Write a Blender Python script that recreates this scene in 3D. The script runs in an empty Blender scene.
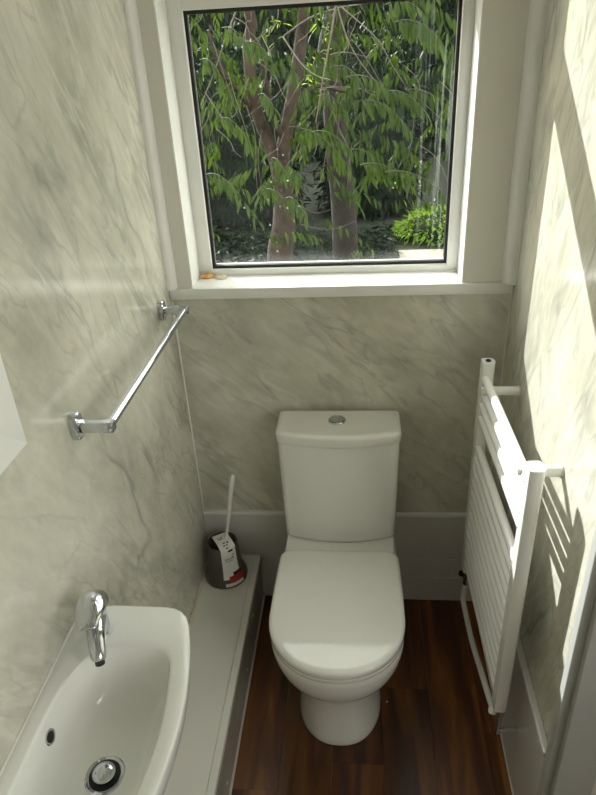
import bpy, bmesh, math, random
import numpy as np
from mathutils import Vector, Matrix
from mathutils.bvhtree import BVHTree
random.seed(7); rng = np.random.default_rng(7)
S = bpy.context.scene
C = S.collection

# ------------------------------------------------------------------ camera
W, H = 596, 795
FPX, PITCH, YAW, ROLL, CAMZ = 644.4453, 0.5008, 0.1117, -0.0573, 1.8
fw = Vector((-math.sin(YAW)*math.cos(PITCH), math.cos(YAW)*math.cos(PITCH), -math.sin(PITCH)))
r0 = Vector((math.cos(YAW), math.sin(YAW), 0)); u0 = r0.cross(fw)
rt = r0*math.cos(ROLL) + u0*math.sin(ROLL)
up = -r0*math.sin(ROLL) + u0*math.cos(ROLL)
cam_d = bpy.data.cameras.new('camera'); cam = bpy.data.objects.new('camera', cam_d); C.objects.link(cam)
m = Matrix((rt, up, -fw)).transposed().to_4x4(); m.translation = Vector((0, 0, CAMZ))
cam.matrix_world = m
cam_d.sensor_fit = 'VERTICAL'; cam_d.sensor_height = 24; cam_d.lens = 24*FPX/H; cam_d.clip_start = .02
S.camera = cam
def ray(px, py): return fw + rt*((px-W/2)/FPX) - up*((py-H/2)/FPX)
def at(px, py, axis, val):
    d = ray(px, py); o = Vector((0, 0, CAMZ)); return o + d*((val-o[axis])/d[axis])

# ------------------------------------------------------------------ world, sun, exposure
SUN_DIR = Vector((1, -1.417, -.99)).normalized()
world = bpy.data.worlds.new('sky'); S.world = world; world.use_nodes = True
wn = world.node_tree.nodes; wl = world.node_tree.links; wn.clear()
sk = wn.new('ShaderNodeTexSky'); sk.sky_type = 'NISHITA'; sk.sun_disc = False
sk.sun_elevation = math.asin(-SUN_DIR.z); sk.sun_rotation = math.atan2(-SUN_DIR.x, -SUN_DIR.y)
bg = wn.new('ShaderNodeBackground'); bg.inputs[1].default_value = .52
mixw = wn.new('ShaderNodeMixRGB'); mixw.inputs[0].default_value = .7; mixw.inputs[2].default_value = (7.4, 7.0, 6.0, 1)
wo = wn.new('ShaderNodeOutputWorld')
wl.new(sk.outputs[0], mixw.inputs[1]); wl.new(mixw.outputs[0], bg.inputs[0]); wl.new(bg.outputs[0], wo.inputs[0])
sd = bpy.data.lights.new('sun', 'SUN'); sd.energy = 7.2; sd.angle = .009; sd.color = (1, .985, .955)
so = bpy.data.objects.new('sun', sd); C.objects.link(so); so.location = (-5, 9, 8)
so.rotation_euler = SUN_DIR.to_track_quat('-Z', 'Y').to_euler()
S.view_settings.view_transform = 'Standard'; S.view_settings.look = 'None'
S.view_settings.gamma = 1; S.view_settings.use_curve_mapping = False
S.view_settings.exposure = 0.62

# ------------------------------------------------------------------ materials
def mat(name, col, rough=.5, metal=0., spec=.5, coat=0., var=0., vscale=6., bump=0., bscale=40.):
    mt = bpy.data.materials.new(name); mt.use_nodes = True
    nt = mt.node_tree; b = nt.nodes['Principled BSDF']
    b.inputs['Base Color'].default_value = (*col, 1); b.inputs['Roughness'].default_value = rough
    b.inputs['Metallic'].default_value = metal; b.inputs['Specular IOR Level'].default_value = spec
    b.inputs['Coat Weight'].default_value = coat; b.inputs['Coat Roughness'].default_value = .05
    tc = nt.nodes.new('ShaderNodeTexCoord')
    if var:
        n = nt.nodes.new('ShaderNodeTexNoise'); n.inputs['Scale'].default_value = vscale; n.inputs['Detail'].default_value = 5
        r = nt.nodes.new('ShaderNodeValToRGB')
        r.color_ramp.elements[0].position = .3; r.color_ramp.elements[1].position = .7
        r.color_ramp.elements[0].color = (*[c*(1-var) for c in col], 1); r.color_ramp.elements[1].color = (*[min(1, c*(1+var)) for c in col], 1)
        nt.links.new(tc.outputs['Object'], n.inputs['Vector']); nt.links.new(n.outputs[0], r.inputs[0]); nt.links.new(r.outputs[0], b.inputs['Base Color'])
    if bump:
        n2 = nt.nodes.new('ShaderNodeTexNoise'); n2.inputs['Scale'].default_value = bscale
        bp = nt.nodes.new('ShaderNodeBump'); bp.inputs['Strength'].default_value = bump; bp.inputs['Distance'].default_value = .004
        nt.links.new(tc.outputs['Object'], n2.inputs['Vector']); nt.links.new(n2.outputs[0], bp.inputs['Height']); nt.links.new(bp.outputs[0], b.inputs['Normal'])
    return mt

def marble(name, axis, ang, seed):
    """veined pvc cladding; the veins run along a diagonal of the wall's own plane"""
    mt = bpy.data.materials.new(name); mt.use_nodes = True
    nt = mt.node_tree; N = nt.nodes; L = nt.links; b = N['Principled BSDF']
    tc = N.new('ShaderNodeTexCoord')
    sep = N.new('ShaderNodeSeparateXYZ'); L.new(tc.outputs['Object'], sep.inputs[0])
    cmb = N.new('ShaderNodeCombineXYZ'); L.new(sep.outputs[1 if axis == 'y' else 0], cmb.inputs[0]); L.new(sep.outputs[2], cmb.inputs[1])
    cmb.inputs[2].default_value = seed
    mp = N.new('ShaderNodeMapping'); mp.inputs['Rotation'].default_value = (0, 0, ang); L.new(cmb.outputs[0], mp.inputs[0])
    def noise(scale, sc, detail=6, rough=.6, dist=0., off=0.):
        q = N.new('ShaderNodeMapping'); q.inputs['Scale'].default_value = sc; q.inputs['Location'].default_value = (off, off*.7, off); L.new(mp.outputs[0], q.inputs[0])
        n = N.new('ShaderNodeTexNoise'); n.inputs['Scale'].default_value = scale; n.inputs['Detail'].default_value = detail
        n.inputs['Roughness'].default_value = rough; n.inputs['Distortion'].default_value = dist; L.new(q.outputs[0], n.inputs['Vector']); return n.outputs[0]
    def ramp(v, stops):
        r = N.new('ShaderNodeValToRGB'); e = r.color_ramp.elements
        while len(e) < len(stops): e.new(.5)
        for k, (p, c) in enumerate(stops): e[k].position = p; e[k].color = (*c, 1)
        L.new(v, r.inputs[0]); return r.outputs[0]
    def mix(f, c1, c2, mode='MIX'):
        x = N.new('ShaderNodeMixRGB'); x.blend_type = mode
        for s_, i in ((f, 0), (c1, 1), (c2, 2)):
            if hasattr(s_, 'links'): L.new(s_, x.inputs[i])
            else: x.inputs[i].default_value = s_ if i == 0 else (*s_, 1)
        return x.outputs[0]
    base = ramp(noise(3.4, (1, 1.4, 1), 6, .6, .3), [(.27, (.43, .42, .345)), (.47, (.58, .565, .47)), (.72, (.72, .70, .60))])
    g = (1, 1, 1); k0 = (0, 0, 0)
    def vein(scale, sc, w, off, dist, m0, m1, moff):
        v = noise(scale, sc, 3, .5, dist, off)
        line = ramp(v, [(.5-w, k0), (.5-w*.15, g), (.5+w*.15, g), (.5+w*1.2, k0)])
        msk = ramp(noise(2.3, (1, 1.6, 1), 3, .5, .3, moff), [(m0, k0), (m1, g)])
        return mix(1., line, msk, 'MULTIPLY')
    v1 = vein(2.6, (.6, 2.2, 1), .030, 3.1, .3, .47, .66, 9.)
    v2 = vein(4.6, (.65, 2.3, 1), .040, 13.7, .4, .45, .62, 21.)
    v3 = vein(4.2, (.7, 2.4, 1), .035, 33.7, .4, .45, .65, 41.)
    def sca(f, k):
        x = N.new('ShaderNodeMath'); x.operation = 'MULTIPLY'; x.inputs[1].default_value = k
        L.new(f, x.inputs[0]); return x.outputs[0]
    c = mix(sca(v3, .5), base, (.76, .75, .66))
    v4 = vein(2.6, (.6, 2.2, 1), .12, 3.1, .3, .47, .68, 9.); v5 = vein(6.5, (.7, 2.2, 1), .03, 53.1, .5, .42, .62, 77.)
    c = mix(sca(v4, .16), c, (.30, .31, .27))
    c = mix(sca(v5, .34), c, (.29, .30, .26))
    c = mix(sca(v2, .42), c, (.28, .29, .25))
    c = mix(sca(v1, .48), c, (.22, .23, .20))
    fine = ramp(noise(22, (.8, 1.8, 1), 5, .65), [(.3, (.93, .93, .93)), (.7, (1.05, 1.05, 1.05))])
    c = mix(1., c, fine, 'MULTIPLY')
    L.new(c, b.inputs['Base Color'])
    b.inputs['Roughness'].default_value = .16; b.inputs['Specular IOR Level'].default_value = .45
    return mt

def wood_mat():
    mt = bpy.data.materials.new('dark_wood'); mt.use_nodes = True
    nt = mt.node_tree; N = nt.nodes; L = nt.links; b = N['Principled BSDF']
    tc = N.new('ShaderNodeTexCoord'); oi = N.new('ShaderNodeObjectInfo')
    ad = N.new('ShaderNodeVectorMath'); ad.operation = 'ADD'
    ml = N.new('ShaderNodeVectorMath'); ml.operation = 'SCALE'; ml.inputs['Scale'].default_value = 3.7
    L.new(oi.outputs['Location'], ml.inputs[0]); L.new(tc.outputs['Object'], ad.inputs[0]); L.new(ml.outputs[0], ad.inputs[1])
    mp = N.new('ShaderNodeMapping'); mp.inputs['Scale'].default_value = (9, 1.1, 9); L.new(ad.outputs[0], mp.inputs[0])
    n = N.new('ShaderNodeTexNoise'); n.inputs['Scale'].default_value = 1.6; n.inputs['Detail'].default_value = 8; n.inputs['Distortion'].default_value = .9; L.new(mp.outputs[0], n.inputs['Vector'])
    r = N.new('ShaderNodeValToRGB'); e = r.color_ramp.elements; e.new(.5); e.new(.6)
    for k, (p, c) in enumerate([(.26, (.030, .009, .004)), (.44, (.078, .025, .008)), (.57, (.15, .055, .013)), (.74, (.28, .115, .027))]): e[k].position = p; e[k].color = (*c, 1)
    L.new(n.outputs[0], r.inputs[0])
    hs = N.new('ShaderNodeHueSaturation'); mr = N.new('ShaderNodeMapRange'); mr.inputs[3].default_value = .6; mr.inputs[4].default_value = 1.45
    L.new(oi.outputs['Random'], mr.inputs[0]); L.new(mr.outputs[0], hs.inputs['Value']); L.new(r.outputs[0], hs.inputs['Color'])
    L.new(hs.outputs[0], b.inputs['Base Color']); b.inputs['Roughness'].default_value = .33
    return mt

def leaf_mat(name, c0, c1, trans):
    mt = bpy.data.materials.new(name); mt.use_nodes = True
    nt = mt.node_tree; N = nt.nodes; L = nt.links; N.remove(N['Principled BSDF']); out = N['Material Output']
    gi = N.new('ShaderNodeNewGeometry'); r = N.new('ShaderNodeValToRGB')
    r.color_ramp.elements[0].color = (*c0, 1); r.color_ramp.elements[1].color = (*c1, 1)
    tc = N.new('ShaderNodeTexCoord'); nz = N.new('ShaderNodeTexNoise'); nz.inputs['Scale'].default_value = 2.2; nz.inputs['Detail'].default_value = 3
    L.new(gi.outputs['Position'], nz.inputs['Vector'])
    av = N.new('ShaderNodeMath'); av.operation = 'ADD'; L.new(gi.outputs['Random Per Island'], av.inputs[0]); L.new(nz.outputs[0], av.inputs[1])
    hf = N.new('ShaderNodeMath'); hf.operation = 'MULTIPLY'; hf.inputs[1].default_value = .5; L.new(av.outputs[0], hf.inputs[0]); L.new(hf.outputs[0], r.inputs[0])
    d = N.new('ShaderNodeBsdfPrincipled'); d.inputs['Roughness'].default_value = .5; d.inputs['Specular IOR Level'].default_value = .18; L.new(r.outputs[0], d.inputs['Base Color'])
    t = N.new('ShaderNodeBsdfTranslucent'); hs = N.new('ShaderNodeHueSaturation'); hs.inputs['Hue'].default_value = .475; hs.inputs['Saturation'].default_value = 1.05; hs.inputs['Value'].default_value = 2.1
    L.new(r.outputs[0], hs.inputs['Color']); L.new(hs.outputs[0], t.inputs[0])
    mx = N.new('ShaderNodeMixShader'); mx.inputs[0].default_value = trans
    L.new(d.outputs[0], mx.inputs[1]); L.new(t.outputs[0], mx.inputs[2]); L.new(mx.outputs[0], out.inputs[0])
    return mt

def glass_mat():
    """clear pane with dust, water streaks at one side and grime along the bottom"""
    mt = bpy.data.materials.new('dirty_glass'); mt.use_nodes = True
    nt = mt.node_tree; N = nt.nodes; L = nt.links; N.remove(N['Principled BSDF']); out = N['Material Output']
    tr = N.new('ShaderNodeBsdfTransparent'); tr.inputs[0].default_value = (.93, .95, .94, 1)
    gl = N.new('ShaderNodeBsdfGlossy'); gl.inputs['Roughness'].default_value = .02
    ge = N.new('ShaderNodeNewGeometry'); dt = N.new('ShaderNodeVectorMath'); dt.operation = 'DOT_PRODUCT'
    L.new(ge.outputs['Incoming'], dt.inputs[0]); L.new(ge.outputs['Normal'], dt.inputs[1])
    fr = None
    for o_, v_ in (('ABSOLUTE', 0), ('SUBTRACT', 1.), ('POWER', 5.), ('MULTIPLY', .4), ('ADD', .007)):
        q = N.new('ShaderNodeMath'); q.operation = o_
        if o_ == 'SUBTRACT': q.inputs[0].default_value = 1.; L.new(fr.outputs[0], q.inputs[1])
        else:
            L.new(fr.outputs[0] if fr else dt.outputs['Value'], q.inputs[0]); q.inputs[1].default_value = v_
        fr = q
    m1 = N.new('ShaderNodeMixShader'); L.new(fr.outputs[0], m1.inputs[0]); L.new(tr.outputs[0], m1.inputs[1]); L.new(gl.outputs[0], m1.inputs[2])
    df = N.new('ShaderNodeBsdfDiffuse'); df.inputs[0].default_value = (.75, .78, .76, 1)
    tl = N.new('ShaderNodeBsdfTranslucent'); tl.inputs[0].default_value = (.75, .8, .78, 1)
    m0 = N.new('ShaderNodeMixShader'); m0.inputs[0].default_value = .5; L.new(df.outputs[0], m0.inputs[1]); L.new(tl.outputs[0], m0.inputs[2])
    tc = N.new('ShaderNodeTexCoord'); sep = N.new('ShaderNodeSeparateXYZ'); L.new(tc.outputs['Object'], sep.inputs[0])
    def mr(v, a, b, c, d_):
        q = N.new('ShaderNodeMapRange'); q.interpolation_type = 'SMOOTHSTEP'
        for i, k in zip((1, 2, 3, 4), (a, b, c, d_)): q.inputs[i].default_value = k
        L.new(v, q.inputs[0]); return q.outputs[0]
    def op(o, a, b):
        q = N.new('ShaderNodeMath'); q.operation = o
        for i, k in ((0, a), (1, b)):
            if hasattr(k, 'links'): L.new(k, q.inputs[i])
            else: q.inputs[i].default_value = k
        return q.outputs[0]
    def noise(scale, sc, detail=4):
        q = N.new('ShaderNodeMapping'); q.inputs['Scale'].default_value = sc; L.new(tc.outputs['Object'], q.inputs[0])
        n = N.new('ShaderNodeTexNoise'); n.inputs['Scale'].default_value = scale; n.inputs['Detail'].default_value = detail; L.new(q.outputs[0], n.inputs['Vector']); return n.outputs[0]
    haze = op('MULTIPLY', mr(noise(5, (1, 1, 1)), .4, .8, .0, .008), mr(sep.outputs[2], 1.22, 1.6, 1., .35))
    bot = op('MULTIPLY', mr(sep.outputs[2], 1.222, 1.27, .06, 0.), mr(noise(22, (1, 1, .6)), .3, .7, .35, 1.))
    st = op('MULTIPLY', mr(noise(95, (1, 1, .025), 2), .56, .66, 0., .10), mr(sep.outputs[0], .12, .23, 0., 1.))
    sp = op('MULTIPLY', mr(noise(70, (1, 1, 1), 1), .735, .765, 0., .3), mr(noise(4, (1, 1, 1)), .45, .6, 0., 1.))
    tot = op('ADD', op('ADD', haze, bot), op('ADD', st, sp))
    m2 = N.new('ShaderNodeMixShader'); L.new(tot, m2.inputs[0]); L.new(m1.outputs[0], m2.inputs[1]); L.new(m0.outputs[0], m2.inputs[2])
    L.new(m2.outputs[0], out.inputs[0]); return mt

M = dict(
    ml=marble('marble_cladding_left', 'y', math.radians(56), 0.3), mb=marble('marble_cladding_back', 'x', math.radians(43), 5.1),
    mr=marble('marble_cladding_right', 'y', math.radians(70), 9.7),
    upvc=mat('white_upvc', (.80, .80, .77), .28, var=.03, vscale=9), paint=mat('cream_paint', (.71, .69, .62), .5, var=.03, bump=.1, bscale=90),
    ceil=mat('ceiling_paint', (.85, .85, .83), .7, var=.02), ceramic=mat('white_ceramic', (.82, .82, .78), .09, coat=.3, var=.01),
    seat=mat('white_seat_plastic', (.84, .84, .80), .06, var=.01), chrome=mat('chrome', (.62, .645, .68), .04, 1., var=.02),
    black=mat('black_rubber', (.012, .012, .012), .5, var=.1), dark=mat('dark_hole', (.01, .01, .01), .6, var=.1),
    enamel=mat('white_enamel', (.83, .83, .81), .22, coat=.2, var=.01), skirt=mat('grey_white_board', (.62, .60, .57), .3, var=.03, vscale=4),
    ledge=mat('ledge_board', (.74, .73, .68), .32, var=.03, vscale=5), silicone=mat('cream_silicone', (.62, .55, .44), .5, var=.08, vscale=20),
    edge=mat('grey_edge_strip', (.34, .32, .28), .4, var=.12, vscale=12), wood=wood_mat(),
    brush=mat('taupe_plastic', (.085, .078, .062), .42, var=.05), card=mat('label_card', (.78, .78, .75), .5, var=.04, vscale=30), ink=mat('black_ink', (.015, .015, .015), .5, var=.1),
    red=mat('red_ink', (.42, .03, .02), .5, var=.1), plast=mat('white_plastic', (.80, .80, .77), .3, var=.02),
    mirror=mat('mirror_glass', (.85, .87, .86), .02, 1., var=.01), door=mat('door_paint', (.44, .445, .43), .4, var=.03),
    bark=mat('bark', (.036, .024, .015), .9, var=.6, vscale=14, bump=.8, bscale=45), barkd=mat('dark_bark', (.018, .014, .011), .9, var=.4, vscale=18, bump=.8, bscale=45),
    stem=mat('green_stem', (.035, .045, .018), .7, var=.2), twig=mat('pale_twig', (.105, .088, .066), .8, var=.35, vscale=30),
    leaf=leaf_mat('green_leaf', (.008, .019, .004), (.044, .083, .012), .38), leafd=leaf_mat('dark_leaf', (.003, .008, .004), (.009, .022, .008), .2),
    leafy=leaf_mat('sunlit_leaf', (.10, .22, .02), (.22, .36, .04), .5), sunpatch=mat('pale_sunpatch', (.30, .28, .22), .9, var=.15, vscale=15, bump=.3), grass=mat('mossy_soil', (.014, .019, .010), .9, var=.4, vscale=3, bump=.6, bscale=60),  # lighter leaf and pale ground strip: sunshine painted in as colour
    dry=mat('dry_petal', (.62, .33, .11), .8, var=.35, vscale=80), pale=mat('pale_petal', (.75, .68, .52), .8, var=.15, vscale=60), glass=glass_mat(),
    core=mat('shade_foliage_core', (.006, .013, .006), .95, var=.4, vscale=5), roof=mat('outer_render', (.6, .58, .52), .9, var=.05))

# ------------------------------------------------------------------ mesh helpers
def obj(name, bm, material, parent=None, smooth=False, loc=None):
    me = bpy.data.meshes.new(name); bmesh.ops.recalc_face_normals(bm, faces=bm.faces[:]); bm.to_mesh(me); bm.free()
    me.materials.append(material)
    if smooth:
        for p in me.polygons: p.use_smooth = True
        me.set_sharp_from_angle(angle=math.radians(smooth if smooth is not True else 40))
    o = bpy.data.objects.new(name, me); C.objects.link(o)
    if loc: o.location = loc
    if parent: o.parent = parent
    return o
def tag(o, label=None, cat=None, group=None, kind=None):
    for k, v in (('label', label), ('category', cat), ('group', group), ('kind', kind)):
        if v: o[k] = v
    return o
def thing(name, loc, label=None, cat=None, kind=None):
    o = bpy.data.objects.new(name, None); C.objects.link(o); o.location = loc; o.empty_display_size = .05
    bpy.context.view_layer.update()
    return tag(o, label, cat, kind=kind)
def adopt(o, p):
    """parent o (built in world coordinates) under p, keeping its place"""
    bpy.context.view_layer.update()
    o.parent = p; o.matrix_parent_inverse = p.matrix_world.inverted(); return o
def box(bm, x0, x1, y0, y1, z0, z1, bev=0., seg=2):
    b = bmesh.new() if bev else bm
    vs = [b.verts.new((x, y, z)) for x in (x0, x1) for y in (y0, y1) for z in (z0, z1)]
    for f in ((0, 1, 3, 2), (4, 6, 7, 5), (0, 4, 5, 1), (2, 3, 7, 6), (0, 2, 6, 4), (1, 5, 7, 3)): b.faces.new([vs[i] for i in f])
    if bev:
        bmesh.ops.recalc_face_normals(b, faces=b.faces[:])
        bmesh.ops.bevel(b, geom=b.edges[:], offset=bev, segments=seg, affect='EDGES', profile=.5)
        merge(bm, b)
    return bm
def merge(bm, b):
    me = bpy.data.meshes.new('tmp'); b.to_mesh(me); b.free(); bm.from_mesh(me); bpy.data.meshes.remove(me)
def bx(*a, **k): return box(bmesh.new(), *a, **k)
def tube(bm, pts, r, seg=12, caps=True, flat=1.):
    pts = [Vector(p) for p in pts]; n = len(pts); rr = r if hasattr(r, '__len__') else [r]*n
    t = [(pts[min(i+1, n-1)]-pts[max(i-1, 0)]).normalized() for i in range(n)]
    a = Vector((0, 0, 1)) if abs(t[0].z) < .9 else Vector((1, 0, 0))
    u = (a - t[0]*a.dot(t[0])).normalized(); rings = []
    for i in range(n):
        u = (u - t[i]*u.dot(t[i])).normalized(); w = t[i].cross(u)
        rings.append([bm.verts.new(pts[i] + (u*math.cos(k*math.tau/seg)*flat + w*math.sin(k*math.tau/seg))*rr[i]) for k in range(seg)])
    for i in range(n-1):
        for k in range(seg): bm.faces.new((rings[i][k], rings[i][(k+1) % seg], rings[i+1][(k+1) % seg], rings[i+1][k]))
    if caps: bm.faces.new(rings[0]); bm.faces.new(rings[-1][::-1])
    return bm
def tb(*a, **k): return tube(bmesh.new(), *a, **k)
def smooth_pts(pts, n=6):
    pts = [Vector(p) for p in pts]; out = []
    for i in range(len(pts)-1):
        p0, p1, p2, p3 = pts[max(i-1, 0)], pts[i], pts[i+1], pts[min(i+2, len(pts)-1)]
        for k in range(n):
            t = k/n; out.append(.5*((2*p1)+(p2-p0)*t+(2*p0-5*p1+4*p2-p3)*t*t+(3*p1-p0-3*p2+p3)*t**3))
    return out+[pts[-1]]
def lathe(bm, prof, c=(0, 0, 0), seg=32, caps=(True, True)):
    rings = [[bm.verts.new((c[0]+r*math.cos(k*math.tau/seg), c[1]+r*math.sin(k*math.tau/seg), c[2]+z)) for k in range(seg)] for r, z in prof]
    for i in range(len(rings)-1):
        for k in range(seg): bm.faces.new((rings[i][k], rings[i][(k+1) % seg], rings[i+1][(k+1) % seg], rings[i+1][k]))
    if caps[0]: bm.faces.new(rings[0][::-1])
    if caps[1]: bm.faces.new(rings[-1])
    return bm
def loft(bm, loops, cap0=True, cap1=True):
    R_ = [[bm.verts.new(p) for p in l] for l in loops]; n = len(R_[0])
    for i in range(len(R_)-1):
        for k in range(n): bm.faces.new((R_[i][k], R_[i][(k+1) % n], R_[i+1][(k+1) % n], R_[i+1][k]))
    if cap0: bm.faces.new(R_[0][::-1])
    if cap1: bm.faces.new(R_[-1])
    return bm

# ------------------------------------------------------------------ room dimensions
XL, XR, YB, YR, ZC = -.5505, .4165, 1.7473, -1.0, 2.45
SK, LX, LZ = .393, -.3627, .195          # skirting height, ledge edge, ledge top
SILL0, SILL1 = 1.168, 1.200
OX0, OX1, OZ1 = -.485, .280, 2.32        # window opening
FY0, FY1 = 1.850, 1.920                   # window frame depth
GX0, GX1, GZ0, GZ1 = -.444, .248, 1.2196, 1.888
T = .22
XH = 1.15                                  # far side of the hall

# ---- walls
tag(obj('wall_left', bx(XL-T, XL, YR-.1, YB+T, -.3, ZC), M['ml']), 'pale grey green marble effect wall panel on the left', None, None, 'structure')
tag(obj('wall_right', bx(XR, XR+T, .910, YB+T, -.3, ZC), M['mr']), 'sunlit marble effect wall panel behind the towel radiator', None, None, 'structure')
wb = tag(obj('wall_back', bx(XL, XR, YB, YB+T, -.3, SILL0), M['mb']), 'marble effect wall panel below the window behind the toilet', None, None, 'structure')
bm = bmesh.new()
box(bm, XL, OX0, YB, YB+T, SILL0, ZC); box(bm, OX1, XR, YB, YB+T, SILL0, ZC); box(bm, OX0, OX1, YB, YB+T, OZ1, ZC)
obj('window_surround', bm, M['paint'], wb)
tag(obj('wall_front', bx(.47, XH+T, .885, .9095, -.3, ZC), M['paint']), 'plain hall wall beside the doorway at the right', None, None, 'structure')
bm = bmesh.new(); box(bm, XH, XH+T, YR-.1, -.95, -.3, ZC); box(bm, XH, XH+T, .35, .885, -.3, ZC); box(bm, XH, XH+T, -.95, .35, -.3, 1.1); box(bm, XH, XH+T, -.95, .35, 2.36, ZC)  # unseen side opening added so sky light fills the room
tag(obj('wall_hall', bm, M['paint']), 'hall wall with an added opening for fill daylight outside the toilet room', None, None, 'structure')
tag(obj('wall_rear', bx(XL, XH, YR-.1, YR, -.3, ZC), M['paint']), 'plain hall wall behind the camera', None, None, 'structure')
tag(obj('ceiling', bx(XL-T, XH+T, YR-.1, YB+T, ZC, ZC+.15), M['ceil']), 'plain white ceiling above the small toilet room', None, None, 'structure')

# ---- floor with planks
fl = tag(obj('floor', bx(XL, XH, YR, YB, -.3, -.012), M['barkd']), 'dark reddish brown wood plank floor', None, None, 'structure')
xs = [-.5505, -.528, -.381, -.234, -.087, .06, .207, .354, .4165, .501, .648, .795, .942, 1.15]
cuts = {0: [.2], 1: [.5, 1.3], 2: [.15, 1.02], 3: [.62, 1.47], 4: [1.11], 5: [.35, 1.36], 6: [.8], 7: [.25, 1.22], 8: [.1], 9: [-.4, .5], 10: [.2], 11: [-.1, .6], 12: [.3]}
pmesh = {}
for i in range(len(xs)-1):
    e = [YR]+cuts[i]+[YB if i < 8 else .885]
    for j in range(len(e)-1):
        w_, l_ = xs[i+1]-xs[i]-.0006, e[j+1]-e[j]-.0006
        key = (round(w_, 4), round(l_, 4))
        if key not in pmesh:
            b = bx(-w_/2, w_/2, -l_/2, l_/2, -.012, 0)
            o = obj('plank', b, M['wood']); pmesh[key] = o.data
        else:
            o = bpy.data.objects.new('plank', pmesh[key]); C.objects.link(o)
        o.location = ((xs[i]+xs[i+1])/2, (e[j]+e[j+1])/2, 0); o.parent = fl

# ---- skirting boards, corner beads
bb = tag(obj('baseboard_back', bx(XL+.0005, XR-.014, YB-.012, YB, LZ, SK, bev=.002), M['skirt']), 'tall grey white skirting board behind the toilet', None, None, 'structure')
obj('middle_board', bx(LX, XR-.014, YB-.012, YB, .110, LZ, bev=.0005), M['skirt'], bb)
obj('lower_board', bx(LX, XR-.014, YB-.0135, YB, 0, .110, bev=.001), M['skirt'], bb)
obj('top_bead', bx(XL+.001, XR-.016, YB-.016, YB, SK-.010, SK+.002, bev=.002), M['upvc'], bb)
br = tag(obj('baseboard_right', bx(XR-.012, XR, .9105, YB, 0, SK, bev=.002), M['skirt']), 'tall grey white skirting board below the radiator', None, None, 'structure')
obj('top_bead', bx(XR-.017, XR, .9105, YB-.017, SK-.010, SK+.004, bev=.003), M['upvc'], br)
obj('floor_bead', bx(XR-.016, XR-.0125, .9105, YB-.017, 0, .006, bev=.001), M['upvc'], br)
p = at(540, 741, 0, XR-.012)
b = bmesh.new(); lathe(b, [(.0045, 0), (.0045, .002), (.003, .0035)], seg=14); o = obj('screw_cap', b, M['plast'], None, True); o.location = p; o.rotation_euler = (0, -math.pi/2, 0); adopt(o, br)
def bead(name, x, y, z0, z1, w, sx, label, m_='upvc'):
    b = bmesh.new(); n = 8
    prof = [(0, 0)]+[(w*math.cos(k*math.pi/2/n), w*math.sin(k*math.pi/2/n)) for k in range(n+1)]
    loft(b, [[(x+sx*px, y-py, z) for px, py in prof] for z in (z0, z1)])
    return tag(obj(name, b, M[m_], None, 40), label, None, None, 'structure')
bead('trim_1', XL, YB, SILL1, ZC, .024, 1, 'rounded white bead in the left corner beside the window')
bead('trim_2', XR, YB, SILL1, ZC, .034, -1, 'rounded white bead in the right corner beside the window')
bead('trim_3', XL, YB, SK+.002, SILL0, .0035, 1, 'thin pale corner strip between left and back marble panels', 'ledge')
bead('trim_4', XR, YB, SK+.004, SILL0, .004, -1, 'thin corner strip between right and back marble panels', 'skirt')

# ---- window
wd = thing('window_1', ((OX0+OX1)/2, FY0, SILL1), 'white plastic framed window over the toilet with trees outside', None, 'structure')
b = bmesh.new()
BV = .004
TZ0, TZ1 = GZ1, 1.975
box(b, OX0, GX0, FY0, FY1, SILL1, OZ1, bev=BV); box(b, GX1, OX1, FY0, FY1, SILL1, OZ1, bev=BV)
box(b, GX0-.004, GX1+.004, FY0, FY1, SILL1, GZ0, bev=BV); box(b, GX0-.004, GX1+.004, FY0, FY1, TZ0, TZ1, bev=BV); box(b, GX0-.004, GX1+.004, FY0, FY1, OZ1-.05, OZ1, bev=BV)
adopt(obj('window_frame', b, M['upvc'], None, 40), wd)
def frame4(x0, x1, z0, z1, w, y0, y1, slope=0.):
    """rectangular ring with mitred corners"""
    b = bmesh.new()
    for s in (0, 1):
        pass
    o_ = [(x0, z0), (x1, z0), (x1, z1), (x0, z1)]; i_ = [(x0+w, z0+w), (x1-w, z0+w), (x1-w, z1-w), (x0+w, z1-w)]
    A = [b.verts.new((x, y0, z)) for x, z in o_]; B = [b.verts.new((x, y0+slope, z)) for x, z in i_]
    A2 = [b.verts.new((x, y1, z)) for x, z in o_]; B2 = [b.verts.new((x, y1, z)) for x, z in i_]
    for k in range(4):
        j = (k+1) % 4
        b.faces.new((A[k], A[j], B[j], B[k])); b.faces.new((A2[k], B2[k], B2[j], A2[j])); b.faces.new((A[k], A2[k], A2[j], A[j])); b.faces.new((B[k], B[j], B2[j], B2[k]))
    return b
adopt(obj('gasket', frame4(GX0, GX1, GZ0, TZ0, .0085, FY0+.012, FY0+.028), M['black']), wd)
adopt(obj('gasket', frame4(GX0, GX1, TZ1, OZ1-.05, .0085, FY0+.012, FY0+.028), M['black']), wd)
adopt(obj('pane', bx(GX0+.001, GX1-.001, FY0+.020, FY0+.024, GZ0+.001, TZ0-.001), M['glass']), wd)
adopt(obj('pane', bx(GX0+.001, GX1-.001, FY0+.020, FY0+.024, TZ1+.001, OZ1-.051), M['glass']), wd)
b = bx(XL+.001, XR-.001, YB-.012, YB+.004, SILL0, SILL1, bev=.003); box(b, OX0, OX1, YB+.002, FY0+.002, SILL0+.004, SILL1)
adopt(obj('window_sill', b, M['upvc'], None, 40), wd)
b = bx(OX0-.04, OX1+.04, FY1, FY1+.11, SILL0-.02, SILL1-.015, bev=.003); adopt(obj('outer_sill', b, M['upvc']), wd)
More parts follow.
